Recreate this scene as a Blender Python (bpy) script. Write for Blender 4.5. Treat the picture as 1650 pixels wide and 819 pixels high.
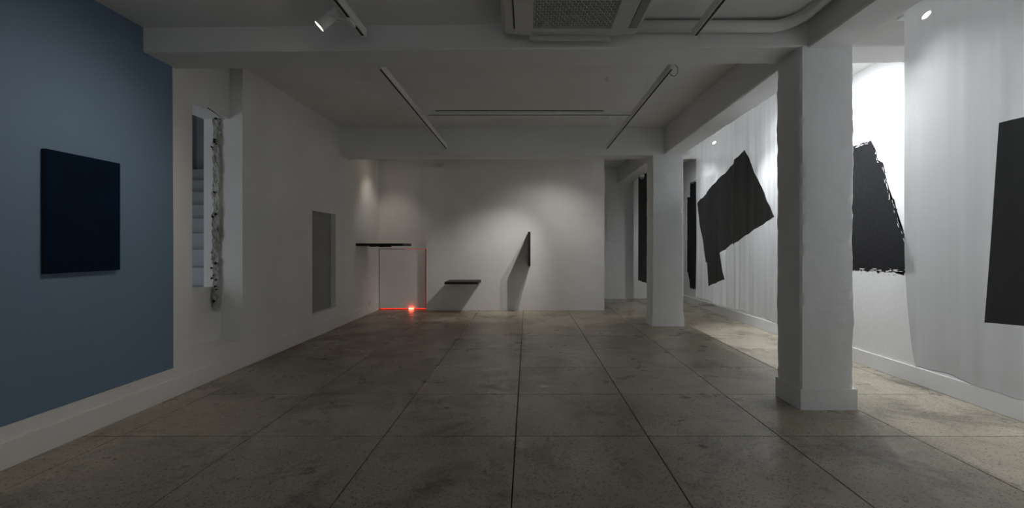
import bpy, bmesh, math, random
from mathutils import Vector, Matrix, noise
random.seed(7)
S = bpy.context.scene
C = S.collection
for o in list(bpy.data.objects): bpy.data.objects.remove(o)

# ---------------------------------------------------------------- camera, world, exposure
W, H, F, CX, CY, EYE = 1650, 819, 750.0, 850.0, 397.0, 1.2
cam = bpy.data.cameras.new('camera'); camo = bpy.data.objects.new('camera', cam); C.objects.link(camo)
cam.sensor_fit = 'HORIZONTAL'; cam.sensor_width = 36; cam.lens = 36*F/W
cam.shift_x = (W/2-CX)/W; cam.shift_y = (CY-H/2)/W
cam.clip_start = .02
camo.location = (0, 0, EYE); camo.rotation_euler = (math.pi/2, 0, 0)
S.camera = camo
wd = bpy.data.worlds.new('world'); S.world = wd; wd.use_nodes = True
wd.node_tree.nodes['Background'].inputs[1].default_value = .65
wd.node_tree.nodes['Background'].inputs[0].default_value = (.96, .98, 1.0, 1)
S.view_settings.view_transform = 'Standard'; S.view_settings.look = 'None'
S.view_settings.gamma = 1; S.view_settings.use_curve_mapping = False
S.view_settings.exposure = 0.16
COOL = (.92, .955, 1.0); WARM = (1.0, .90, .78)
P_BLUE, P_FAR, P_SHELF, P_AISLE, P_STAIR = 25, 26.5, 12.5, 145, 9.0

def px_on_x(x, y, X):                    # pixel -> (Y, z) on a plane of constant X
    k = X/(x-CX); return k*F, EYE-(y-CY)*k
def px_on_y(x, y, Y): return (x-CX)/F*Y, EYE-(y-CY)/F*Y

# ---------------------------------------------------------------- materials
def new_mat(name):
    m = bpy.data.materials.new(name); m.use_nodes = True
    nt = m.node_tree; return m, nt, nt.nodes['Principled BSDF']
def N(nt, t, **kw):
    n = nt.nodes.new(t)
    for k, v in kw.items():
        if k in n.inputs: n.inputs[k].default_value = v
        else: setattr(n, k, v)
    return n
def ramp(nt, fac, stops):
    r = nt.nodes.new('ShaderNodeValToRGB'); e = r.color_ramp.elements
    while len(e) < len(stops): e.new(.5)
    for i, (p, c) in enumerate(stops):
        e[i].position = p; e[i].color = c if len(c) == 4 else (*c, 1)
    nt.links.new(fac, r.inputs[0]); return r
def mix(nt, fac, a, b, mode='MIX'):
    n = nt.nodes.new('ShaderNodeMix'); n.data_type = 'RGBA'; n.blend_type = mode
    for sock, v in ((n.inputs[0], fac), (n.inputs[6], a), (n.inputs[7], b)):
        if hasattr(v, 'links'): nt.links.new(v, sock)
        elif isinstance(v, tuple): sock.default_value = v if len(v) == 4 else (*v, 1)
        else: sock.default_value = v
    return n.outputs[2]
def plaster(name, col, rough=.75, bump=.25, scale=9, var=.06):
    m, nt, b = new_mat(name)
    g = N(nt, 'ShaderNodeNewGeometry')
    n1 = N(nt, 'ShaderNodeTexNoise', Scale=scale, Detail=8.0, Roughness=.6)
    n2 = N(nt, 'ShaderNodeTexNoise', Scale=1.3, Detail=4.0)
    for n in (n1, n2): nt.links.new(g.outputs['Position'], n.inputs['Vector'])
    lo = tuple(c*(1-var) for c in col); hi = tuple(min(1, c*(1+var*.5)) for c in col)
    r = ramp(nt, n2.outputs[0], [(.3, lo), (.7, hi)])
    nt.links.new(r.outputs[0], b.inputs['Base Color'])
    bp = N(nt, 'ShaderNodeBump', Strength=bump, Distance=.012)
    nt.links.new(n1.outputs[0], bp.inputs['Height']); nt.links.new(bp.outputs[0], b.inputs['Normal'])
    b.inputs['Roughness'].default_value = rough; b.inputs['Specular IOR Level'].default_value = .25
    return m
def simple(name, col, rough=.5, metal=0, emis=None, strength=0, var=.05, scale=25):
    m, nt, b = new_mat(name)
    t = N(nt, 'ShaderNodeTexCoord'); n = N(nt, 'ShaderNodeTexNoise', Scale=scale, Detail=3.0)
    nt.links.new(t.outputs['Object'], n.inputs['Vector'])
    r = ramp(nt, n.outputs[0], [(.3, tuple(c*(1-var) for c in col)), (.7, tuple(min(1, c*(1+var)) for c in col))])
    nt.links.new(r.outputs[0], b.inputs['Base Color'])
    b.inputs['Roughness'].default_value = rough; b.inputs['Metallic'].default_value = metal
    if emis:
        b.inputs['Emission Color'].default_value = (*emis, 1); b.inputs['Emission Strength'].default_value = strength
    return m
M = {}
M['wall'] = plaster('white_wall', (.86, .86, .85))
M['ceil'] = plaster('white_ceiling', (.84, .84, .82), bump=.3, scale=6)
M['column'] = plaster('rough_white_paint', (.84, .85, .86), rough=.6, bump=.4, scale=10)
M['blue'] = plaster('blue_wall_paint', (.178, .270, .392), rough=.7, bump=.1, var=.03)
M['navy'] = simple('navy_canvas', (.004, .014, .036), .9, var=.12, scale=6)
M['navy'].node_tree.nodes['Principled BSDF'].inputs['Specular IOR Level'].default_value = .08
M['navy_side'] = simple('navy_canvas_edge', (.005, .012, .03), .8)
M['black'] = simple('matte_black', (.006, .006, .006), .55)
M['blackpaint'] = plaster('black_wall_paint', (.0095, .0098, .011), rough=.75, bump=.3, scale=30, var=.3)
M['metal_white'] = simple('white_enamel', (.82, .82, .80), .4)
M['slot'] = simple('black_slot', (.004, .004, .004), .6)
M['ac'] = simple('ac_plastic', (.60, .60, .57), .45, var=.02)
M['ac_dark'] = simple('ac_dark_void', (.012, .012, .012), .8)
M['grout'] = simple('dark_joint', (.028, .025, .021), .9)
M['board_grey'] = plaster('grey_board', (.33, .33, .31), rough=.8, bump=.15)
M['masonry'] = plaster('broken_masonry', (.66, .65, .61), rough=.95, bump=1.0, scale=45, var=.5)
M['stair'] = plaster('stair_grey', (.50, .53, .56), bump=.15)
M['lens'] = simple('lamp_lens', (1, .9, .8), .3, emis=(1, .80, .58), strength=26)
M['lens_cool'] = simple('lamp_lens_cool', (1, 1, 1), .3, emis=(.96, .98, 1), strength=30)
M['red'] = simple('red_tube', (.6, .02, .01), .3, emis=(1, .03, .015), strength=1.2)
M['red_dim'] = simple('red_tube_dim', (.5, .05, .03), .3, emis=(1, .08, .05), strength=.30)
M['red_hot'] = simple('red_tube_hot', (.9, .2, .1), .3, emis=(1, .10, .05), strength=14)
M['white_plastic'] = simple('white_plastic', (.75, .75, .74), .4)

def terrazzo():
    m, nt, b = new_mat('worn_terrazzo'); L = nt.links.new
    g = N(nt, 'ShaderNodeNewGeometry'); P = g.outputs['Position']
    oi = N(nt, 'ShaderNodeObjectInfo')
    def nz(scale, detail=6.0, rough=.6, dist=0.0):
        n = N(nt, 'ShaderNodeTexNoise', Scale=scale, Detail=detail, Roughness=rough, Distortion=dist)
        L(P, n.inputs['Vector']); return n.outputs[0]
    base = ramp(nt, nz(1.1, 8, .65), [(.30, (.310, .265, .190)), (.5, (.445, .393, .298)), (.72, (.580, .530, .425))]).outputs[0]
    tint = ramp(nt, oi.outputs['Random'], [(0, (.86, .85, .83)), (1, (1.06, 1.06, 1.05))]).outputs[0]
    base = mix(nt, 1.0, base, tint, 'MULTIPLY')
    # dark wear stains
    st = ramp(nt, nz(1.7, 9, .72, .6), [(.50, (0, 0, 0)), (.66, (1, 1, 1))]).outputs[0]
    base = mix(nt, st, base, mix(nt, .72, base, (.060, .052, .040)))
    st2 = ramp(nt, nz(7.5, 6, .7, .4), [(.62, (0, 0, 0)), (.72, (.8, .8, .8))]).outputs[0]
    base = mix(nt, st2, base, mix(nt, .5, base, (.055, .048, .040)))
    # chips
    v = N(nt, 'ShaderNodeTexVoronoi', Scale=125.0); L(P, v.inputs['Vector'])
    sp = N(nt, 'ShaderNodeSeparateColor'); L(v.outputs['Color'], sp.inputs[0])
    dk = ramp(nt, sp.outputs[0], [(.12, (1, 1, 1)), (.13, (0, 0, 0))]).outputs[0]
    lt = ramp(nt, sp.outputs[1], [(.84, (0, 0, 0)), (.86, (1, 1, 1))]).outputs[0]
    base = mix(nt, dk, base, mix(nt, .55, base, (.03, .027, .024)))
    base = mix(nt, lt, base, mix(nt, .35, base, (.42, .40, .36)))
    pits = ramp(nt, nz(38, 3, .5), [(.66, (0, 0, 0)), (.74, (.75, .75, .75))]).outputs[0]
    base = mix(nt, pits, base, (.10, .088, .07))
    # rust-brown water stain on the far left tiles
    sx = N(nt, 'ShaderNodeSeparateXYZ'); L(P, sx.inputs[0])
    mx = N(nt, 'ShaderNodeMapRange'); L(sx.outputs[0], mx.inputs[0])
    for i, vv in ((1, -.7), (2, -1.5), (3, 0), (4, 1)): mx.inputs[i].default_value = vv
    my = N(nt, 'ShaderNodeMapRange'); L(sx.outputs[1], my.inputs[0])
    for i, vv in ((1, 4.3), (2, 5.1), (3, 0), (4, 1)): my.inputs[i].default_value = vv
    mul = N(nt, 'ShaderNodeMath', operation='MULTIPLY'); L(mx.outputs[0], mul.inputs[0]); L(my.outputs[0], mul.inputs[1])
    rn = ramp(nt, nz(1.9, 7, .7, .5), [(.38, (.12, .12, .12)), (.56, (1, 1, 1))]).outputs[0]
    mul2 = N(nt, 'ShaderNodeMath', operation='MULTIPLY'); L(mul.outputs[0], mul2.inputs[0]); L(rn, mul2.inputs[1])
    base = mix(nt, mul2.outputs[0], base, mix(nt, .85, base, (.150, .062, .022)))
    L(base, b.inputs['Base Color'])
    rr = ramp(nt, nz(3.1, 6, .6), [(.3, (.23, .23, .23)), (.7, (.43, .43, .43))]).outputs[0]
    L(rr, b.inputs['Roughness']); b.inputs['Specular IOR Level'].default_value = .55
    bp = N(nt, 'ShaderNodeBump', Strength=.25, Distance=.003); L(nz(24, 3, .5), bp.inputs['Height']); L(bp.outputs[0], b.inputs['Normal'])
    return m
M['terrazzo'] = terrazzo()
def glass():
    m, nt, b = new_mat('added_window_glass'); nt.nodes.remove(b); out = [n for n in nt.nodes if n.type == 'OUTPUT_MATERIAL'][0]
    t = N(nt, 'ShaderNodeBsdfTransparent'); g = N(nt, 'ShaderNodeBsdfGlossy', Roughness=.02); f = N(nt, 'ShaderNodeFresnel', IOR=1.45)
    mx = N(nt, 'ShaderNodeMixShader'); nt.links.new(f.outputs[0], mx.inputs[0]); nt.links.new(t.outputs[0], mx.inputs[1]); nt.links.new(g.outputs[0], mx.inputs[2]); nt.links.new(mx.outputs[0], out.inputs[0]); return m
M['glass'] = glass()

def cloth(name, col, transp, transl, gloss=.02):
    m, nt, b = new_mat(name); L = nt.links.new
    nt.nodes.remove(b); out = [n for n in nt.nodes if n.type == 'OUTPUT_MATERIAL'][0]
    g = N(nt, 'ShaderNodeNewGeometry')
    mp = N(nt, 'ShaderNodeMapping'); mp.inputs['Scale'].default_value = (4, 26, .8); L(g.outputs['Position'], mp.inputs[0])
    n = N(nt, 'ShaderNodeTexNoise', Scale=1.0, Detail=4.0); L(mp.outputs[0], n.inputs['Vector'])
    c = ramp(nt, n.outputs[0], [(.3, tuple(x*.96 for x in col)), (.7, col)]).outputs[0]
    bp = N(nt, 'ShaderNodeBump', Strength=.07, Distance=.004); L(n.outputs[0], bp.inputs['Height'])
    d = N(nt, 'ShaderNodeBsdfDiffuse'); t = N(nt, 'ShaderNodeBsdfTranslucent'); tr = N(nt, 'ShaderNodeBsdfTransparent')
    gl = N(nt, 'ShaderNodeBsdfGlossy', Roughness=.38); gl.inputs[0].default_value = (.8, .8, .8, 1)
    for s in (d, t): L(c, s.inputs['Color']); L(bp.outputs[0], s.inputs['Normal'])
    L(bp.outputs[0], gl.inputs['Normal'])
    m1 = N(nt, 'ShaderNodeMixShader'); m1.inputs[0].default_value = transl; L(d.outputs[0], m1.inputs[1]); L(t.outputs[0], m1.inputs[2])
    m0 = N(nt, 'ShaderNodeMixShader'); m0.inputs[0].default_value = gloss; L(m1.outputs[0], m0.inputs[1]); L(gl.outputs[0], m0.inputs[2])
    m2 = N(nt, 'ShaderNodeMixShader'); m2.inputs[0].default_value = transp; L(m0.outputs[0], m2.inputs[1]); L(tr.outputs[0], m2.inputs[2])
    L(m2.outputs[0], out.inputs[0]); return m
M['sheer'] = cloth('sheer_white_cloth', (.84, .85, .86), .22, .52)
M['blackcloth'] = cloth('black_cloth', (.010, .010, .011), .010, .3, .11)
M['greycloth'] = cloth('charcoal_cloth', (.075, .076, .079), .012, .35, .03)

# ---------------------------------------------------------------- mesh helpers
def link(name, me, mat=None, parent=None):
    o = bpy.data.objects.new(name, me); C.objects.link(o)
    if mat is not None and me is not None:
        for m in (mat if isinstance(mat, (list, tuple)) else [mat]): me.materials.append(M[m] if isinstance(m, str) else m)
    if parent is not None: o.parent = parent
    return o
def obj(name, bm, mat, parent=None, smooth=False):
    bmesh.ops.recalc_face_normals(bm, faces=bm.faces[:])
    me = bpy.data.meshes.new(name); bm.to_mesh(me); bm.free()
    if smooth:
        for p in me.polygons: p.use_smooth = True
    return link(name, me, mat, parent)
def raw(name, verts, faces, mat, parent=None, smooth=False):
    me = bpy.data.meshes.new(name); me.from_pydata([tuple(v) for v in verts], [], faces); me.validate()
    if smooth:
        for p in me.polygons: p.use_smooth = True
    return link(name, me, mat, parent)
def tag(o, label, cat, group=None):
    o['label'] = label; o['category'] = cat
    if group: o['group'] = group
    return o
def struct(o, label=None, cat=None):
    o['kind'] = 'structure'
    if label: o['label'] = label
    if cat: o['category'] = cat
    return o
def thing(name, label, cat, loc=(0, 0, 0), group=None):
    o = bpy.data.objects.new(name, None); C.objects.link(o); o.location = loc; o.empty_display_size = .1
    return tag(o, label, cat, group)
def box(bm, x0, x1, y0, y1, z0, z1, bev=0, mat=0):
    r = bmesh.ops.create_cube(bm, size=1)
    vs = r['verts']
    for v in vs: v.co = ((x0+x1)/2+v.co.x*(x1-x0), (y0+y1)/2+v.co.y*(y1-y0), (z0+z1)/2+v.co.z*(z1-z0))
    fs = {f for v in vs for f in v.link_faces}
    for f in fs: f.material_index = mat
    if bev: bmesh.ops.bevel(bm, geom=list({e for v in vs for e in v.link_edges}), offset=bev, segments=2, affect='EDGES', profile=.6)
    return bm
def bx(*a, **k): return box(bmesh.new(), *a, **k)
def frame_to(d):
    d = Vector(d).normalized(); return d.to_track_quat('Z', 'Y').to_matrix()
def tube(bm, p0, p1, r0, r1=None, seg=16, cap=True):
    r1 = r0 if r1 is None else r1; p0 = Vector(p0); p1 = Vector(p1); R = frame_to(p1-p0)
    a = [bm.verts.new(p0+R@Vector((r0*math.cos(2*math.pi*i/seg), r0*math.sin(2*math.pi*i/seg), 0))) for i in range(seg)]
    b = [bm.verts.new(p1+R@Vector((r1*math.cos(2*math.pi*i/seg), r1*math.sin(2*math.pi*i/seg), 0))) for i in range(seg)]
    for i in range(seg): bm.faces.new((a[i], a[(i+1) % seg], b[(i+1) % seg], b[i]))
    if cap: bm.faces.new(a[::-1]); bm.faces.new(b)
    return bm
def path_tube(bm, pts, r, seg=10):
    rings = []
    for i, p in enumerate(pts):
        p = Vector(p); d = Vector(pts[min(i+1, len(pts)-1)])-Vector(pts[max(i-1, 0)]); R = frame_to(d)
        rings.append([bm.verts.new(p+R@Vector((r*math.cos(2*math.pi*k/seg), r*math.sin(2*math.pi*k/seg), 0))) for k in range(seg)])
    for a, b in zip(rings, rings[1:]):
        # match seam to avoid twisting
        off = min(range(seg), key=lambda q: (a[0].co-b[q].co).length)
        for k in range(seg): bm.faces.new((a[k], a[(k+1) % seg], b[(k+1+off) % seg], b[(k+off) % seg]))
    bm.faces.new(rings[0]); bm.faces.new(rings[-1]); return bm
def rough_prism(name, axis, a0, a1, u, v, mat, parent=None, amp=.006, na=40, ns=8, bev=.012, seed=0, post=None):
    """A hand-plastered bar: rectangular section u x v swept along axis, with uneven faces and edges."""
    (u0, u1), (v0, v1) = u, v
    per = []
    def side(p, q):
        for i in range(ns):
            t = i/(ns-1); per.append((p[0]+(q[0]-p[0])*t, p[1]+(q[1]-p[1])*t))
    b = bev
    side((u0+b, v0), (u1-b, v0)); side((u1, v0+b), (u1, v1-b)); side((u1-b, v1), (u0+b, v1)); side((u0, v1-b), (u0, v0+b))
    cu, cv = (u0+u1)/2, (v0+v1)/2; n = len(per); vs = []; fs = []
    for j in range(na+1):
        a = a0+(a1-a0)*j/na
        for (pu, pv) in per:
            p = {'x': Vector((a, pu, pv)), 'y': Vector((pu, a, pv)), 'z': Vector((pu, pv, a))}[axis]
            q = p*7+Vector((seed*13.1, seed*7.7, 0))
            d = noise.noise(q)*.6+noise.noise(q*3.1)*.45+noise.noise(p*1.3)*.5
            edge = min(abs(pu-u0), abs(pu-u1)) < b*1.5 and min(abs(pv-v0), abs(pv-v1)) < b*1.5
            k = amp*(1.5 if edge else .7)*d
            du, dv = pu-cu, pv-cv
            w = Vector((du/(u1-u0), dv/(v1-v0))); mxx = max(abs(w.x), abs(w.y))
            wu = w.x if abs(w.x) > .8*mxx else 0; wv = w.y if abs(w.y) > .8*mxx else 0
            l = math.hypot(wu, wv) or 1; wu /= l; wv /= l
            p += {'x': Vector((0, wu, wv)), 'y': Vector((wu, 0, wv)), 'z': Vector((wu, wv, 0))}[axis]*k
            if post: p = post(p)
            vs.append(p)
    for j in range(na):
        for i in range(n): fs.append((j*n+i, j*n+(i+1) % n, (j+1)*n+(i+1) % n, (j+1)*n+i))
    fs.append(tuple(range(n))[::-1]); fs.append(tuple(na*n+i for i in range(n)))
    o = raw(name, vs, fs, mat, parent, smooth=False)
    bm = bmesh.new(); bm.from_mesh(o.data); bmesh.ops.recalc_face_normals(bm, faces=bm.faces[:]); bm.to_mesh(o.data); bm.free()
    for p in o.data.polygons: p.use_smooth = True
    o.data.set_sharp_from_angle(angle=math.radians(38))
    return o

# ---------------------------------------------------------------- room constants
XL, XR = -2.817, 3.39                 # left and right walls
YB, YF, YA, YE = -4.556, 8.72, 8.84, 10.62   # back wall, far partition, alcove wall, end wall
B1 = (3.41, 3.74); B2 = (6.98, 7.32)   # the two cross beams
Z1, Z2 = 2.65, 2.567                  # their undersides
ZC1, ZC2, ZC3 = 2.80, 2.98, 3.0       # ceilings of the bays
LX = (2.05, 2.34)                     # the long beam over the columns
NX = 2.5                              # plane of the hanging cloths

# ---------------------------------------------------------------- floor of square terrazzo panels
fl = struct(obj('floor', bx(XL-.25, XR+.2, YB-.2, YE+.4, -.14, -.014), 'grout'))
xs = [XL-.01]+[-2.574+.833*i for i in range(8)]+[XR+.005]
ys = [2.941+.833*k for k in range(-9, 10)]+[YE+.2]
tile_mesh = {}
def get_tile(w, d):
    key = (round(w, 3), round(d, 3))
    if key not in tile_mesh:
        g, c, t = .0032, .0015, .03
        def ring(i, z): return [(i, i, z), (w-i, i, z), (w-i, d-i, z), (i, d-i, z)]
        vs = ring(g, -t)+ring(g, -c)+ring(g+c, 0)
        fs = [(8, 9, 10, 11)]
        for k in range(4):
            for l in (0, 4): fs.append((l+k, l+(k+1) % 4, l+4+(k+1) % 4, l+4+k))
        me = bpy.data.meshes.new('tile'); me.from_pydata(vs, [], fs); me.materials.append(M['terrazzo']); tile_mesh[key] = me
    return tile_mesh[key]
for i in range(len(xs)-1):
    for j in range(len(ys)-1):
        if ys[j] > 8.7 and xs[i] > -1.8 and xs[i+1] < 1.5: continue
        if ys[j] > 9.4 and xs[i+1] < 1.5: continue
        o = bpy.data.objects.new('tile', get_tile(xs[i+1]-xs[i], ys[j+1]-ys[j])); C.objects.link(o); o.parent = fl
        o.location = (xs[i], ys[j], random.uniform(-.0012, 0))

# ---------------------------------------------------------------- left wall with its two niches
NA = (3.91, 4.60, .285); NB = (6.09, 6.84, .306, 1.668)
vs, fs = [], []
def quad(*p):
    k = len(vs); vs.extend(p); fs.append((k, k+1, k+2, k+3))
def wl(y0, y1, z0, z1, x=XL): quad((x, y0, z0), (x, y1, z0), (x, y1, z1), (x, y0, z1))
ZT = 3.2
wl(YB, NA[0], 0, ZT); wl(NA[0], NA[1], 0, NA[2]); wl(NA[1], NB[0], 0, ZT)
wl(NB[0], NB[1], 0, NB[2]); wl(NB[0], NB[1], NB[3], ZT); wl(NB[1], YA+.2, 0, ZT)
XD, XU, ZS, XJ = -3.03, -2.944, 2.457, -3.20   # deep plane, upper plane, soffit, outer face of the wall
quad((XL, NA[0], NA[2]), (XL, NA[1], NA[2]-.03), (XD, NA[1], NA[2]), (XD, NA[0], NA[2]+.03))   # sill
quad((XL, NA[1], 0), (XJ, NA[1], 0), (XJ, NA[1], ZT), (XL, NA[1], ZT))         # far jamb (upper and lower)
quad((XL, NA[0], 0), (XJ, NA[0], 0), (XJ, NA[0], ZT), (XL, NA[0], ZT))         # near jamb
wl(NA[0], NA[1], ZS, ZT, XU)
quad((XU, NA[0], ZS), (XU, NA[1], ZS), (XJ, NA[1], ZS), (XJ, NA[0], ZS))       # soffit over the hole
wl(NA[0], NA[1], .0, .56, XD)                                                  # plaster under the hole
quad((XD, NA[0], .56), (XD, NA[1], .56), (XJ, NA[1], .56), (XJ, NA[0], .56))
quad((-3.11, NA[0], .56), (-3.11, NA[1], .56), (-3.11, NA[1], .80), (-3.11, NA[0], .80))
quad((-3.11, NA[0], .80), (-3.11, NA[1], .80), (XJ, NA[1], .80), (XJ, NA[0], .80))
d2 = XL-.075
for a in ((NB[0], NB[2], NB[1], NB[2]), (NB[0], NB[3], NB[1], NB[3]), (NB[0], NB[2], NB[0], NB[3]), (NB[1], NB[2], NB[1], NB[3])):
    quad((XL, a[0], a[1]), (XL, a[2], a[3]), (d2, a[2], a[3]), (d2, a[0], a[1]))
wall_left = struct(raw('wall_left', vs, fs, 'wall'))
obj('niche_board', bx(d2-.02, d2, NB[0], NB[1], NB[2], NB[3]), 'board_grey', wall_left)['label'] = 'dark grey board closing the small niche'
# blue painted field, stepping down around the near beam
bl = raw('blue_field', [(XL+.002, y, z) for y, z in ((YB, .237), (3.70, .232), (3.70, 1.2), (3.69, Z1+.02), (3.69, 3.0), (YB, 3.0))], [(0, 1, 2, 3, 4, 5)], 'blue', wall_left)
bl['label'] = 'slate blue painted field on the white wall'
# broken edge of masonry in the tall niche
random.seed(3)
nz_, nx_ = 90, 9; vs, fs = [], []
for j in range(nz_+1):
    z = .60+(ZS-.60)*j/nz_
    jag = noise.noise(Vector((0, 3.3, z*5)))*.022+noise.noise(Vector((0, 9.1, z*17)))*.012
    for i in range(nx_+1):
        t = i/nx_; x = -3.02+jag*.7-t*(.085+.02*noise.noise(Vector((z*4, 1, 5))))
        y = NA[1]-.012-.03*max(0, noise.noise(Vector((x*22, 2, z*9))))-.022*abs(noise.noise(Vector((x*50, 7, z*26))))
        if i in (0, nx_): y = NA[1]+.004
        vs.append((x+random.uniform(-.004, .004), y-random.uniform(0, .016)*(0 < i < nx_), z+random.uniform(-.006, .006)))
for j in range(nz_):
    for i in range(nx_):
        a = j*(nx_+1)+i; fs.append((a, a+1, a+nx_+2, a+nx_+1))
raw('broken_masonry', vs, fs, 'masonry', wall_left)['label'] = 'rough broken masonry edge inside the tall niche'
bm = bmesh.new()
for k in range(16):      # dark cracks and cavities in the broken edge
    z = random.choice([2.44, 2.38, 2.22, 2.20, 2.05, 1.98, 1.72, 1.5, 1.05, .98, .9, .82, .75, .68])+random.uniform(-.03, .03)
    x = -3.04-random.uniform(0, .055); r = random.uniform(.003, .010); n = 7
    ring = [bm.verts.new((x+r*.7*math.cos(6.283*i/n)*random.uniform(.5, 1.2), NA[1]-.062, z+r*1.9*math.sin(6.283*i/n)*random.uniform(.5, 1.3))) for i in range(n)]
    tip = bm.verts.new((x, NA[1]-.01, z))
    for i in range(n): bm.faces.new((ring[i], ring[(i+1) % n], tip))
    bm.faces.new(ring)
obj('cavity', bm, 'slot', wall_left)
def bar(name, p, q, w, mat, parent):
    return obj(name, tube(bmesh.new(), p, q, w, w*.4, 6), mat, parent)
bar('crack', (XU+.002, 4.28, 2.475), (XU+.002, 4.52, 2.43), .004, 'slot', wall_left)
bar('crack', (-3.03, 4.585, 2.49), (-3.03, 4.585, 2.39), .004, 'slot', wall_left)
baseboard = struct(obj('baseboard_left', bx(XL, XL+.012, YB, YA-.05, 0, .148, bev=.003), 'wall'))

# stairwell seen through the broken niche
vs, fs = [], []
def room(x0, x1, y0, y1, z0, z1):
    quad((x0, y0, z0), (x0, y1, z0), (x0, y1, z1), (x0, y0, z1))
    quad((x0, y0, z0), (x1, y0, z0), (x1, y0, z1), (x0, y0, z1)); quad((x0, y1, z0), (x1, y1, z0), (x1, y1, z1), (x0, y1, z1))
    quad((x0, y0, z0), (x1, y0, z0), (x1, y1, z0), (x0, y1, z0)); quad((x0, y0, z1), (x1, y0, z1), (x1, y1, z1), (x0, y1, z1))
room(-5.4, XJ, 2.6, 7.6, .3, 3.4)
quad((XJ, 2.6, .3), (XJ, NA[0], .3), (XJ, NA[0], 3.4), (XJ, 2.6, 3.4)); quad((XJ, NA[1], .3), (XJ, 7.6, .3), (XJ, 7.6, 3.4), (XJ, NA[1], 3.4))
struct(raw('wall_stairwell', vs, fs, 'stair'))
st = thing('staircase', 'grey staircase glimpsed through the tall broken niche', 'stairs', (-4.3, 5.0, .3))
for k in range(9):
    o = obj('step', bx(-1.05, .98, .25*k, 2.55, .2*k+.001, .2*k+.2*2.3, bev=.008), 'stair', st)

# ---------------------------------------------------------------- far wall, alcove, end bay
XP0, XP1 = -1.895, 1.44
zt = ZC3
# partition with a notch cut in its upper left corner
pf = [(XP0, 0), (XP1, 0), (XP1, zt), (-1.57, zt), (-1.57, 2.68), (XP0, 2.68)]
bm = bmesh.new(); f = bm.faces.new([bm.verts.new((x, YF, z)) for x, z in pf])
r = bmesh.ops.extrude_face_region(bm, geom=[f]); bmesh.ops.translate(bm, vec=(0, .5, 0), verts=[g for g in r['geom'] if isinstance(g, bmesh.types.BMVert)])
struct(obj('wall_far', bm, 'wall'))
vs, fs = [], []
ZH = 1.155
quad((XL, YA, ZH), (-1.4, YA, ZH), (-1.4, YA, ZT), (XL, YA, ZT))               # wall above the hatch
quad((XL, YA, ZH), (-1.4, YA, ZH), (-1.4, YA+.18, ZH), (XL, YA+.18, ZH))
quad((XL, YA+.18, 0), (-1.4, YA+.18, 0), (-1.4, YA+.18, ZH), (XL, YA+.18, ZH))
struct(raw('wall_alcove', vs, fs, 'wall'))
tag(obj('hatch_panel', bx(XL+.013, -1.938, YA-.02, YA+.005, .022, 1.143, bev=.003), 'wall'), 'white hatch board in the corner, outlined by red light', 'panel')
rt = thing('red_light_tube', 'glowing red light tube on the floor under the white hatch board', 'light', (-2.4, YA+.0, .012))
obj('tube', tube(bmesh.new(), (-.40, .035, -.002), (.465, .030, -.002), .006, seg=10), 'red', rt)
obj('bulb', tube(bmesh.new(), (.155, -.030, .003), (.245, -.030, .003), .010, .010, 10), 'red_hot', rt)
obj('end_cap', tube(bmesh.new(), (.12, -.030, .003), (.155, -.030, .003), .011, seg=10), 'metal_white', rt)
obj('tube', tube(bmesh.new(), (.472, .035, .02), (.472, .035, 1.135), .0045, seg=10), 'red_dim', rt)
obj('tube', tube(bmesh.new(), (.06, .035, 1.137), (.472, .035, 1.137), .0045, seg=10), 'red_dim', rt)
ld = bpy.data.lights.new('red_glow', 'POINT'); ld.energy = .07; ld.color = (1, .05, .03); ld.shadow_soft_size = .012
lo = bpy.data.objects.new('red_glow', ld); C.objects.link(lo); lo.parent = rt; lo.location = (.2, -.055, .012)
# end bay on the right
vs, fs = [], []
quad((XP1, YE, 0), (2.42, YE, 0), (2.42, YE, ZT), (XP1, YE, ZT)); quad((2.42, YE, 0), (2.42, YE+.15, 0), (2.42, YE+.15, ZT), (2.42, YE, ZT))
quad((2.42, YE+.15, 0), (XR+.1, YE+.15, 0), (XR+.1, YE+.15, ZT), (2.42, YE+.15, ZT))
quad((XP1, YF+.1, 0), (XP1, YE, 0), (XP1, YE, ZT), (XP1, YF+.1, ZT))
struct(raw('wall_end', vs, fs, 'wall'))
x0, z1_ = px_on_y(977, 346, YE); x1, z0_ = px_on_y(1003, 389, YE)
tag(obj('access_panel', bx(x0, x1, YE-.022, YE, z0_, z1_, bev=.006), 'wall'), 'plain white access panel on the end wall past the partition', 'panel')

# ---------------------------------------------------------------- right wall and back wall
wall_right = struct(obj('wall_right', bx(XR, XR+.15, YB, YE+.15, 0, ZT), 'wall'))
struct(obj('baseboard_right', bx(XR-.014, XR, YB, YE+.1, 0, .147, bev=.003), 'wall'))
bm = bmesh.new(); wx0, wx1, wz0, wz1 = -2.3, 1.9, .25, 2.45      # invented window front behind the camera, added to supply dim daylight
for a in ((XL-.2, wx0, 0, ZT), (wx1, XR+.2, 0, ZT), (wx0, wx1, 0, wz0), (wx0, wx1, wz1, ZT)): box(bm, a[0], a[1], YB-.15, YB, a[2], a[3])
struct(obj('wall_back', bm, 'wall'))
win = bpy.data.objects.new('added_window_1', None); C.objects.link(win); win.location = (0, YB-.08, 0); struct(win)
bm = bmesh.new()
for k in range(4):
    x = wx0+(wx1-wx0)*k/3; box(bm, x-.03, x+.03, -.03, .03, wz0, wz1)
for z in (wz0, wz1): box(bm, wx0, wx1, -.03, .03, z-.03, z+.03)
obj('added_window_frame', bm, 'metal_white', win)
for k in range(3): obj('pane', bx(wx0+(wx1-wx0)*k/3+.03, wx0+(wx1-wx0)*(k+1)/3-.03, -.004, .004, wz0+.03, wz1-.03), 'glass', win)
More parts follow.
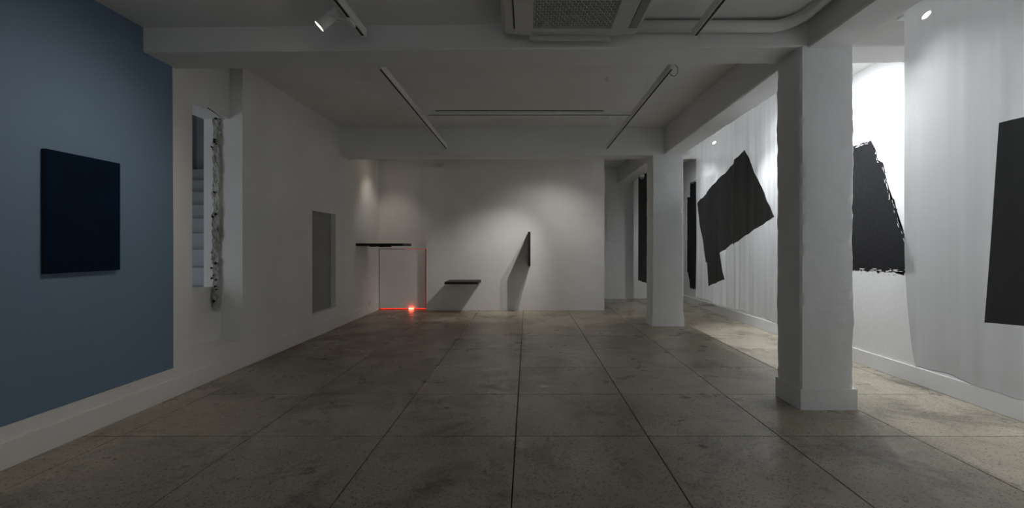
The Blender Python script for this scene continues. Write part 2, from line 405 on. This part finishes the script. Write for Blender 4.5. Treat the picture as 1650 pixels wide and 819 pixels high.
ld = bpy.data.lights.new('added_window_portal', 'AREA'); ld.shape = 'RECTANGLE'; ld.size = wx1-wx0; ld.size_y = wz1-wz0; ld.cycles.is_portal = True
lo = bpy.data.objects.new('added_window_portal', ld); C.objects.link(lo); lo.location = ((wx0+wx1)/2, YB-.16, (wz0+wz1)/2); lo.rotation_euler = Vector((0, -1, 0)).to_track_quat('Z', 'Y').to_euler()
def ragged(name, pts, jags, parent, label, seed, sg=-1):
    """A brushed shape on the right wall: polygon in (Y, z) with a broken, bristly outline on the marked sides."""
    random.seed(seed); out = []; flecks = []
    n = len(pts)
    for k in range(n):
        (ya, za), (yb, zb) = pts[k], pts[(k+1) % n]; j = jags[k]; L = math.hypot(yb-ya, zb-za)
        out.append((ya, za))
        if not j: continue
        m = max(2, int(L/.012)); ny, nzv = (zb-za)/L, -(yb-ya)/L
        for i in range(1, m):
            t = i/m; d = j*(noise.noise(Vector((seed, t*L*14, 0)))*1.1+random.uniform(-.5, .5)+(random.random() < .12)*random.uniform(-1.8, .6))
            out.append((ya+(yb-ya)*t+ny*d, za+(zb-za)*t+nzv*d))
            if random.random() < .45:
                flecks.append((ya+(yb-ya)*t+-ny*j*random.uniform(-1, 2.6), za+(zb-za)*t-nzv*j*random.uniform(-1, 2.6), j*random.uniform(.15, .6)))
    bm = bmesh.new(); X = XR-.0025
    f = bm.faces.new([bm.verts.new((X, y, z)) for y, z in out]); bmesh.ops.triangulate(bm, faces=[f])
    for y, z, r in flecks:
        a = random.uniform(0, 6.28)
        bm.faces.new([bm.verts.new((X-.0006, y+r*math.cos(a+q)*random.uniform(.4, 1.3), z+r*math.sin(a+q)*random.uniform(.4, 1.6))) for q in (0, 1.4, 3.0, 4.6)])
    o = obj(name, bm, 'blackpaint', parent); o['label'] = label
    bm = bmesh.new()
    for k in range(n):
        (ya, za), (yb, zb) = pts[k], pts[(k+1) % n]; j = jags[k]; L = math.hypot(yb-ya, zb-za)
        if not j: continue
        uy, uz = (yb-ya)/L, (zb-za)/L; ny, nzv = uz, -uy
        for q in range(int(L/.040)):
            t = random.random()*L; dd = -random.uniform(.1, 1)*.026*sg; ln = random.uniform(.008, .045); w = random.uniform(.0015, .006)
            c = (ya+uy*t+ny*dd, za+uz*t+nzv*dd)
            bm.faces.new([bm.verts.new((X-.0012, c[0]+uy*a+ny*b, c[1]+uz*a+nzv*b)) for a, b in ((-ln, 0), (-ln*.3, w), (ln*random.uniform(.5, 1), w*.4), (ln*.2, -w))])
    p = obj('bare_fleck', bm, 'wall', o); p['kind'] = 'stuff'
    return o
Pw = lambda x, y: px_on_x(x, y, XR)
ragged('painted_shape', [(5.75, .94), Pw(1476, 440), Pw(1462, 391), Pw(1449, 357), Pw(1440, 320), Pw(1436, 322), Pw(1423, 262), Pw(1415, 258), Pw(1411, 240), Pw(1404, 227), (5.75, 2.25)],
       [.014, .006, .007, .006, 0, .008, .004, .006, 0, .009, 0], wall_right, 'black brushed shape on the wall between the near column and the cloth', 5)
ragged('painted_shape', [(9.86, 2.33), Pw(1107.5, 318), Pw(1107.5, 438), Pw(1111.5, 438), Pw(1111.5, 464), (8.4, .30), (8.4, 2.52), Pw(1112, 295), Pw(1112, 318)][1:],
       [.006, 0, .005, .01, 0, .012, .006, 0], wall_right, 'tall black stepped shape on the wall past the far column', 9)

# ---------------------------------------------------------------- ceilings, beams, columns
def slab(name, x0, x1, y0, y1, zl, zr):
    vs = [(x0, y0, zl), (x1, y0, zr), (x1, y1, zr), (x0, y1, zl)]; vs += [(x, y, z+.15) for x, y, z in vs]
    return struct(raw(name, vs, [(0, 1, 2, 3), (4, 5, 6, 7), (0, 1, 5, 4), (1, 2, 6, 5), (2, 3, 7, 6), (3, 0, 4, 7)], 'ceil'))
slab('ceiling', XL-.2, XR+.2, YB-.15, B1[0]+.1, ZC1, ZC1+.06)
slab('ceiling', XL-.6, XR+.2, B1[1]-.1, B2[0]+.1, ZC2, ZC2)
slab('ceiling', XL-.2, XR+.2, B2[1]-.1, YE+.3, ZC3, ZC3)
def lev(p): p.z += .004*math.sin(p.x*2.1)+.004; return p
struct(rough_prism('beam', 'x', XL-.02, XR+.02, B1, (Z1, 3.1), 'ceil', amp=.005, na=90, bev=.01, seed=1, post=lambda p: Vector((p.x, p.y, p.z+(.0085*(p.x-.4) if p.z < 2.75 else 0)))), 'wide white ceiling beam crossing the room at the near column', 'beam')
struct(rough_prism('beam', 'x', XL-.02, XR+.02, B2, (Z2, 3.1), 'ceil', amp=.004, na=80, bev=.01, seed=2), 'white ceiling beam crossing the room at the far column', 'beam')
def tilt(p):
    if p.z < 2.75: p.z += (2.655+(2.585-2.655)*max(0, min(1, (p.y-3.4)/3.6))-2.62) if p.y < 7.1 else (2.64-2.62)
    return p
for a, b, s, lb in ((YB, B1[0]+.05, 3, 'near the air conditioner'), (B1[1]-.05, B2[0]+.05, 4, 'between the two columns'), (B2[1]-.05, YE, 5, 'beyond the far column')):
    struct(rough_prism('beam', 'y', a, b, LX, (2.62, 3.1), 'ceil', amp=.006, na=60, bev=.01, seed=s, post=tilt), 'long white ceiling beam running front to back '+lb, 'beam')
def column(x0, x1, y0, y1, zt, label, seed, foot, amp):
    t = thing('column', label, 'column', ((x0+x1)/2, y0, 0)); L = -Vector(t.location)
    sh = lambda p: p+L
    rough_prism('shaft', 'z', .13, zt+.02, (x0, x1), (y0, y1), 'column', t, amp=amp, na=90, ns=12, bev=.014, seed=seed, post=sh)
    rough_prism('plinth', 'z', 0, .152, (x0-foot[0], x1+foot[1]), (y0-foot[2], y1+foot[3]), 'column', t, amp=.002, na=4, ns=10, bev=.006, seed=seed+3, post=sh)
    return t
column(2.0, 2.393, B1[0], B1[1], Z1, 'thick rough white column nearest the camera', 6, (.004, .028, .004, .012), .009)
column(1.872, 2.338, B2[0], B2[1], Z2, 'rough white column farther back beside the white partition', 8, (.008, .012, .006, .01), .006)

# ---------------------------------------------------------------- navy painting
pt = thing('painting', 'dark navy blue canvas hung on the slate blue wall', 'painting', (XL+.002, 2.94, 1.4))
yl, yr, zb, ztp = 2.695-2.94, 3.183-2.94, 1.04-1.4, 1.765-1.4
obj('canvas', bx(.004, .031, yl, yr, zb, ztp, bev=.003), 'navy', pt)
obj('stretcher', bx(0, .0285, yl-.001, yr+.001, zb-.001, ztp+.001), 'navy_side', pt)

# ---------------------------------------------------------------- black boards
def board(label, x0, x1, y0, y1, z0, z1, brackets=()):
    t = thing('black_board', label, 'shelf', ((x0+x1)/2, (y0+y1)/2, (z0+z1)/2)); c = Vector(t.location)
    obj('slab', bx(x0-c.x, x1-c.x, y0-c.y, y1-c.y, z0-c.z, z1-c.z, bev=.002), 'black', t)
    for b in brackets: obj('bracket', bx(*[v-c[i//2] for i, v in enumerate(b)], bev=.002), 'black', t)
    return t
board('black board shelf jutting low from the white partition', -1.46, -.872, 8.18, YF, .531, .572)
board('black board standing upright edge-on from the white partition', .008, .052, 8.18, YF, .845, 1.455)
board('black board shelf at eye height in the far left corner', XL+.001, -2.045, 7.63, 8.19, 1.203, 1.247,
      [(-2.62, -2.55, 7.70, 8.1, 1.190, 1.203), (-2.46, -2.37, 7.72, 8.1, 1.185, 1.203)])

# ---------------------------------------------------------------- hanging cloths
def make_fold(seed, amp, freq):
    def fx(y, z):
        top = min(1, max(0, (2.95-z)/2.4))
        a = amp*(.55+.6*top)
        v = noise.noise(Vector((y*freq, seed, z*.16)))*1.3+.5*noise.noise(Vector((y*freq*2.7, seed+5, z*.3)))+.09*noise.noise(Vector((y*freq*6, seed+9, z*.5)))
        v += .35*noise.noise(Vector((y*1.1, seed+2, z*.8)))
        return NX+a*v
    return fx
def curtain(label, y0, y1, zbot, ztop, fx, edge, patches, rail_label):
    t = thing('hanging_cloth', label, 'curtain', (NX, y1, ztop)); L = -Vector(t.location)
    ny, nzz = int((y1-y0)/.012), 44; vs, fs = [], []
    for j in range(nzz+1):
        for i in range(ny+1):
            tt = i/ny; y = y0+(y1-y0)*tt
            zb = zbot(y); z = zb+(ztop-zb)*j/nzz
            y += edge(z)*tt**6
            vs.append(Vector((fx(y, z), y, z))+L)
    for j in range(nzz):
        for i in range(ny):
            a = j*(ny+1)+i; fs.append((a, a+1, a+ny+2, a+ny+1))
    sheet = raw('sheet', vs, fs, 'sheer', t, smooth=True)
    hem = bmesh.new(); pts = [vs[i]+Vector((0, 0, .006)) for i in range(0, ny+1, 3)]
    path_tube(hem, pts, .0025, 5); obj('hem', hem, 'sheer', sheet)
    for poly, mat, lab in patches:
        bm = bmesh.new(); bm.faces.new([bm.verts.new((0, y, z)) for y, z in poly])
        ya, yb = min(p[0] for p in poly), max(p[0] for p in poly)
        y = ya+.012
        while y < yb:
            bmesh.ops.bisect_plane(bm, geom=bm.verts[:]+bm.edges[:]+bm.faces[:], plane_co=(0, y, 0), plane_no=(0, 1, 0)); y += .012
        za, zb2 = min(p[1] for p in poly), max(p[1] for p in poly)
        for k in range(1, 12): bmesh.ops.bisect_plane(bm, geom=bm.verts[:]+bm.edges[:]+bm.faces[:], plane_co=(0, 0, za+(zb2-za)*k/12), plane_no=(0, 0, 1))
        for v in bm.verts: v.co = Vector((fx(v.co.y, v.co.z)-.004, v.co.y, v.co.z))+L
        o = obj('black_patch', bm, mat, t, smooth=True); o['label'] = lab
    obj('rail', bx(NX-.012+L.x, NX+.012+L.x, y0+L.y, y1+L.y, ztop-.02+L.z, ztop+L.z+.001, bev=.003), 'metal_white', t)
    return t
Pn = lambda x, y: px_on_x(x, y, NX)
f2 = make_fold(3, .022, 5.0)
poly2 = [Pn(*p) for p in ((1122.9, 327.5), (1183.5, 262), (1185, 257.5), (1201.4, 241.5), (1246.8, 349.5), (1182, 394.7), (1180, 392.5), (1160.8, 407.6), (1166.6, 450.6), (1143, 461.5), (1140.5, 423), (1136.6, 423))]
curtain('translucent white cloth with a tilted black patch, hung between the two columns', 3.80, 6.92, lambda y: .44+.012*math.sin(y*5)+.008*math.sin(y*13), ZC2, f2,
        lambda z: .03*math.sin(z*4)*.4, [(poly2, 'blackcloth', 'tilted black cloth patch with a short tail')], '')
f1 = make_fold(11, .015, 4.0)
poly1 = [Pn(1613, 198), Pn(1590, 520), Pn(1650, 525.5), (1.55, .815), (1.5, 1.84)]
curtain('translucent white cloth with a charcoal patch, nearest the camera at right', .35, 3.085, lambda y: .425+.010*math.sin(y*9+1)+.004*math.sin(y*23), ZC1+.05, f1,
        lambda z: -.10*max(0, (1.25-z)/.85)**2, [(poly1, 'greycloth', 'charcoal cloth patch')], '')
# black cloth hanging beyond the far column
t = thing('black_cloth', 'long black cloth hanging past the far column', 'curtain', (NX, 10.47, 2.66)); L = -Vector(t.location)
f3 = make_fold(21, .02, 6.0); vs, fs = [], []
ny, nzz = 110, 24
for j in range(nzz+1):
    for i in range(ny+1):
        y = 9.35+(10.47-9.35)*i/ny; zb = .425+.02*noise.noise(Vector((y*4, 0, 0))); z = zb+(2.99-zb)*j/nzz
        vs.append(Vector((f3(y, z), y, z))+L)
for j in range(nzz):
    for i in range(ny): a = j*(ny+1)+i; fs.append((a, a+1, a+ny+2, a+ny+1))
raw('sheet', vs, fs, 'blackcloth', t, smooth=True)
obj('rail', bx(-.012, .012, 9.35-10.47, 0, .32, .34), 'metal_white', t)

# ---------------------------------------------------------------- lighting tracks
def track(label, p0, p1, drop_to, stems=2):
    p0, p1 = Vector(p0), Vector(p1); t = thing('lighting_track', label, 'light track', p0); d = p1-p0
    along_y = abs(d.y) > abs(d.x); w, h = .016, .058
    if along_y:
        obj('rail', bx(-w, w, 0, d.y, 0, h, bev=.002), 'metal_white', t); obj('slot', bx(-.008, .008, .02, d.y-.02, -.0015, .002), 'slot', t)
        obj('end_cap', bx(-w-.002, w+.002, d.y-.02, d.y+.004, -.002, h+.001, bev=.002), 'metal_white', t)
        obj('end_cap', bx(-w-.002, w+.002, -.004, .02, -.002, h+.001, bev=.002), 'metal_white', t)
    else:
        obj('rail', bx(0, d.x, -w, w, 0, h, bev=.002), 'metal_white', t); obj('slot', bx(.02, d.x-.02, -.008, .008, -.0015, .002), 'slot', t)
    if drop_to-p0.z > h+.01:
        for k in range(stems):
            q = d*((k+.5)/stems); obj('stem', tube(bmesh.new(), (q.x, q.y, h-.002), (q.x, q.y, drop_to-p0.z)  , .0022, seg=6), 'ceil', t)
    return t
TL, TR = -1.21, 1.185
tr_a = track('white lighting track carrying the lit spotlight, ends near the beam', (-1.15, -3.0, 2.672), (-1.15, 3.27, 2.672), ZC1+.02)
tr_b = track('white lighting track right of the ceiling air conditioner', (1.175, -1.0, 2.672), (1.175, 3.27, 2.672), ZC1+.05)
track('left lighting track of the middle bay', (TL, 3.80, 2.655), (TL, 6.95, 2.655), ZC2)
track('right lighting track of the middle bay, a cable loop at its near end', (TR, 3.80, 2.655), (TR, 6.95, 2.655), ZC2)
cb = bpy.data.objects['lighting_track.003']
bm = bmesh.new(); path_tube(bm, [Vector((.045+.035*math.cos(a), .12, .028+.05*math.sin(a))) for a in [2.6-6.0*i/24 for i in range(25)]], .0025, 6); obj('cable', bm, 'slot', cb)
# the cross bar between them: rail plus conduit
YX = 5.22
t = thing('conduit_bar', 'white conduit crossing the ceiling between the middle tracks', 'conduit', (TL, YX, 2.66))
span = TR-TL
obj('rail', bx(.018, span-.018, -.02, .02, .0, .012), 'metal_white', t)
obj('pipe', tube(bmesh.new(), (.10, 0, .034), (2.08, 0, .034), .021, seg=12), 'metal_white', t)
obj('cable', path_tube(bmesh.new(), [(.18, -.026, .052), (.8, -.026, .054), (1.4, -.026, .052), (2.06, -.026, .052)], .004, 6), 'slot', t)  # dark line drawn in for the shadow between the bar's pale bands
obj('slot', bx(.10, span-.03, -.0215, -.0195, .001, .007), 'slot', t)  # black strip standing in for the shadow line along the bar
obj('elbow', path_tube(bmesh.new(), [(2.08, 0, .03), (2.11, 0, .028), (2.128, -.0, .010), (2.13, 0, -.03)], .014, 8), 'metal_white', t)
obj('box', bx(2.14, span-.018, -.024, .024, .012, .046, bev=.004), 'metal_white', t)
for k in (.4, 1.9): obj('stem', tube(bmesh.new(), (k, 0, .04), (k, 0, ZC2-2.66), .0022, seg=6), 'ceil', t)
track('hidden lighting track behind the far beam', (-2.7, 7.46, ZC3-.06), (1.3, 7.46, ZC3-.06), ZC3)
track('aisle lighting track behind the near cloth', (2.57, -.5, ZC1-.012), (2.57, 3.02, ZC1-.012), ZC1+.05)
track('aisle lighting track behind the cloth between the columns', (2.80, 3.80, ZC2-.06), (2.80, 6.95, ZC2-.06), ZC2)
track('aisle lighting track beyond the far column', (2.72, 7.5, ZC3-.06), (2.72, 10.3, ZC3-.06), ZC3)

# ---------------------------------------------------------------- spotlights
def spot(label, lens, aim, ztrack, power, color, cone, blend=.6, mat='lens', r=.038, ln=.15, soft=.03, xtrack=None):
    lens, aim = Vector(lens), Vector(aim); d = (aim-lens).normalized()
    t = thing('spotlight', label, 'spotlight', lens); back = -d*ln
    bm = bmesh.new(); tube(bm, back, Vector((0, 0, 0)), r, r, 24, cap=False); tube(bm, -d*.006, Vector((0, 0, 0)), r*.9, r*.9, 24, cap=False)
    tube(bm, back-d*.012, back, r*.75, r, 24); obj('body', bm, 'metal_white', t, smooth=False)
    obj('lens', tube(bmesh.new(), -d*.012, -d*.006, r*.88, seg=24), mat, t)
    top = Vector(((xtrack if xtrack is not None else lens.x+back.x)-lens.x, back.y*.6, ztrack-lens.z))
    mid = back*.62
    bm = bmesh.new(); sd = d.cross(Vector((0, 0, 1))).normalized()*(r+.006); hang = Vector((top.x, top.y, top.z-.024))
    for k in (-1, 1): tube(bm, mid+sd*k, hang+sd*k*.5, .005, seg=6)
    tube(bm, hang-sd*.55, hang+sd*.55, .006, seg=6)
    obj('yoke', bm, 'metal_white', t)
    obj('adapter', bx(top.x-.014, top.x+.014, top.y-.05, top.y+.05, top.z-.026, top.z-.003, bev=.004), 'metal_white', t)
    ld = bpy.data.lights.new('beam_light', 'SPOT'); ld.energy = power; ld.color = color; ld.spot_size = math.radians(cone); ld.spot_blend = blend; ld.shadow_soft_size = soft
    lo = bpy.data.objects.new('beam_light', ld); C.objects.link(lo); lo.parent = t
    lo.location = d*.004; lo.rotation_euler = (-d).to_track_quat('Z', 'Y').to_euler()
    return t
spot('lit white spotlight on the near left track', (-1.352, 3.02, 2.628), (XL, 2.72, 1.15), 2.672, P_BLUE, WARM, 100, 1.0, xtrack=-1.15, r=.036)
spot('spotlight behind the far beam lighting the upright board', (.73, 7.44, 2.70), (.15, YF, .0), ZC3-.06, P_FAR*1.3, (1, .95, .89), 112, 1.0, soft=.012)
spot('spotlight behind the far beam lighting the low board', (.56, 7.42, 2.70), (-1.02, YF, .12), ZC3-.06, P_FAR*2.9, (1, .95, .89), 62, 1.0, soft=.012)
spot('warm spotlight above the shelf in the far left corner', (-2.38, 8.02, 2.80), (-2.60, 8.4, 1.2), ZC3-.002, P_SHELF, (1, .88, .76), 90, 1.0, soft=.012)
spot('aisle spotlight glowing through the near cloth', (2.70, 3.15, 2.765), (XR, 2.0, 1.1), ZC1-.012, P_AISLE*.55, COOL, 100, .8, 'lens_cool', xtrack=2.57, r=.03, ln=.085)
spot('aisle spotlight glowing through the cloth between the columns', (2.76, 6.88, 2.73), (XR, 5.9, 1.2), ZC2-.06, P_AISLE*1.2, COOL, 100, .9, 'lens_cool', xtrack=2.80, r=.03, ln=.10)
spot('aisle spotlight behind the near column', (2.74, 4.44, 2.73), (XR, 4.6, 1.7), ZC2-.06, P_AISLE*.72, COOL, 178, 1.0, 'lens_cool', xtrack=2.80, r=.03)
spot('aisle spotlight beyond the far column', (2.74, 8.3, 2.75), (XR, 9.0, 1.5), ZC3-.06, P_AISLE*.33, COOL, 130, .9, 'lens_cool', xtrack=2.72, r=.03)
spot('added unseen aisle spotlight for ambient light', (2.70, 1.0, 2.735), (XR, .6, 1.2), ZC1-.012, P_AISLE*.7, COOL, 110, .8, 'lens_cool', xtrack=2.57, r=.03, ln=.085)  # out of view, added to lift the room's ambient light through the cloth
ld = bpy.data.lights.new('stair_daylight', 'AREA'); ld.shape = 'RECTANGLE'; ld.size = 1.0; ld.size_y = 1.8; ld.energy = P_STAIR; ld.color = (.90, .95, 1)
lo = bpy.data.objects.new('stair_daylight', ld); C.objects.link(lo); lo.location = (-4.6, 2.7, 1.3); lo.rotation_euler = (math.radians(90), 0, math.radians(0)); lo.rotation_euler = Vector((0, -1, 0)).to_track_quat('Z', 'Y').to_euler()

# ---------------------------------------------------------------- ceiling air conditioner
ac = thing('air_conditioner', 'square ceiling cassette air conditioner with lattice grille', 'air conditioner', (.30, 2.83, 2.70))
hw = .474
bm = bmesh.new(); box(bm, -hw, hw, -hw, hw, 0, .12, bev=.02); obj('frame', bm, 'ac', ac)
# raised middle panel with a square opening for the grille
pw = .385; gx0, gx1, gy0, gy1 = -.262, .27, -.30, .345
def rrect(x0, x1, y0, y1, r, n=6):
    out = []
    for cx, cy, a in ((x1-r, y1-r, 0), (x0+r, y1-r, 90), (x0+r, y0+r, 180), (x1-r, y0+r, 270)):
        for k in range(n+1):
            q = math.radians(a+90*k/n); out.append((cx+r*math.cos(q), cy+r*math.sin(q)))
    return out
o_ = rrect(-pw, pw, -.40, .445, .05); i_ = rrect(gx0, gx1, gy0, gy1, .004)
bm = bmesh.new(); zlo = -.016
ov = [bm.verts.new((x, y, zlo)) for x, y in o_]; iv = [bm.verts.new((x, y, zlo)) for x, y in i_]; ot = [bm.verts.new((x, y, .002)) for x, y in o_]; it = [bm.verts.new((x, y, .001)) for x, y in i_]
n = len(o_)
for k in range(n):
    q = (k+1) % n
    bm.faces.new((ov[k], ov[q], iv[q], iv[k])); bm.faces.new((ov[k], ov[q], ot[q], ot[k])); bm.faces.new((iv[k], iv[q], it[q], it[k]))
obj('panel', bm, 'ac', ac)
obj('filter', bx(gx0, gx1, gy0, gy1, -.003, -.0005), 'ac_dark', ac)
bm = bmesh.new(); pitch, bw = .031, .0019
def clipbar(c, dx, dy):
    # line through c with direction (dx,dy) clipped to the grille rectangle
    t0, t1 = -9, 9
    for p, d, lo_, hi_ in ((c[0], dx, gx0, gx1), (c[1], dy, gy0, gy1)):
        if abs(d) < 1e-9:
            if not lo_ < p < hi_: return
            continue
        a, b = (lo_-p)/d, (hi_-p)/d; t0, t1 = max(t0, min(a, b)), min(t1, max(a, b))
    if t1-t0 < .01: return
    nx_, ny_ = -dy*bw, dx*bw
    P = [(c[0]+dx*t0, c[1]+dy*t0), (c[0]+dx*t1, c[1]+dy*t1)]
    q = [(P[0][0]+nx_, P[0][1]+ny_), (P[1][0]+nx_, P[1][1]+ny_), (P[1][0]-nx_, P[1][1]-ny_), (P[0][0]-nx_, P[0][1]-ny_)]
    lo4 = [bm.verts.new((x, y, -.013)) for x, y in q]; hi4 = [bm.verts.new((x, y, -.004)) for x, y in q]
    bm.faces.new(lo4)
    for k in range(4): bm.faces.new((lo4[k], lo4[(k+1) % 4], hi4[(k+1) % 4], hi4[k]))
for a in (0, 60, 120):
    dx, dy = math.cos(math.radians(a)), math.sin(math.radians(a))
    for k in range(-30, 31): clipbar((.004+k*pitch*-dy, .02+k*pitch*dx), dx, dy)
g = obj('grille', bm, 'ac', ac); g['kind'] = 'stuff'
for s in (-1, 1):
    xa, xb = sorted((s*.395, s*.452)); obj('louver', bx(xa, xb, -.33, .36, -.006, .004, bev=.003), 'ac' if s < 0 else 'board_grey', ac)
    xa = s*.389; obj('gap', bx(xa-.004, xa+.004, -.34, .37, -.003, .003), 'ac_dark', ac)
obj('louver', bx(-.285, .285, .452, .470, -.045, .004, bev=.004), 'ac', ac)
obj('louver', bx(-.285, .285, -.470, -.452, -.045, .004, bev=.004), 'ac', ac)

# ---------------------------------------------------------------- small fittings
pipe_pts = [(.55, 3.355, 2.785), (1.5, 3.355, 2.785), (1.78, 3.355, 2.785)]
for k in range(1, 9):
    a = math.radians(90*k/8); pipe_pts.append((1.78+.17*math.sin(a), 3.355-.17*(1-math.cos(a)), 2.785+.006*k))
pipe_pts += [(1.955, 3.0, 2.84), (1.955, 2.0, 2.84), (1.955, -1.5, 2.84)]
tag(obj('ceiling_pipe', path_tube(bmesh.new(), pipe_pts, .042, 16), 'ceil', smooth=True), 'thick white pipe bending under the ceiling above the near column', 'pipe')
t = thing('security_camera', 'small white dome security camera under the long beam past the far column', 'camera', (2.31, 9.4, 2.64))
bm = bmesh.new(); tube(bm, (0, 0, 0), (0, 0, -.03), .05, .046, 20); obj('base', bm, 'white_plastic', t)
bm = bmesh.new(); bmesh.ops.create_uvsphere(bm, u_segments=16, v_segments=10, radius=.038)
for v in bm.verts: v.co.z -= .045
obj('dome', bm, 'white_plastic', t, smooth=True)
obj('lens', tube(bmesh.new(), (0, -.025, -.055), (-.006, -.042, -.066), .013, seg=12), 'slot', t)
t = thing('ceiling_hook', 'small round fitting on the ceiling of the middle bay', 'fitting', (.85, 4.93, ZC2))
obj('rose', tube(bmesh.new(), (0, 0, 0), (0, 0, -.018), .035, .028, 16), 'metal_white', t); obj('stud', tube(bmesh.new(), (0, 0, -.018), (0, 0, -.036), .009, seg=10), 'metal_white', t)
def outlet(label, loc, s):
    t = thing('wall_outlet', label, 'outlet', loc)
    xa, xb = sorted((0, s*.01)); obj('plate', bx(xa, xb, -.06, .06, -.035, .035, bev=.003), 'white_plastic', t)
    for k in (-.022, .022):
        xa, xb = sorted((s*.006, s*.0115)); obj('socket', tube(bmesh.new(), (xa, k, 0), (xb, k, 0), .014, seg=14), 'metal_white', t)
outlet('white wall outlet low on the left wall by the corner', (XL+.001, 8.32, .19), 1)
t = thing('plug_adapter', 'white plug adapter hanging at the baseboard below the cloth edge', 'plug', (XR-.014, 9.05, .10))
obj('body', bx(-.03, 0, -.03, .03, -.05, .03, bev=.006), 'white_plastic', t); obj('hole', tube(bmesh.new(), (-.032, 0, -.03), (-.028, 0, -.03), .012, seg=10), 'slot', t)
obj('cord', path_tube(bmesh.new(), [(-.02, 0, .03), (-.025, -.05, .06), (-.02, -.3, .075), (-.006, -.7, .06)], .005, 6), 'white_plastic', t)
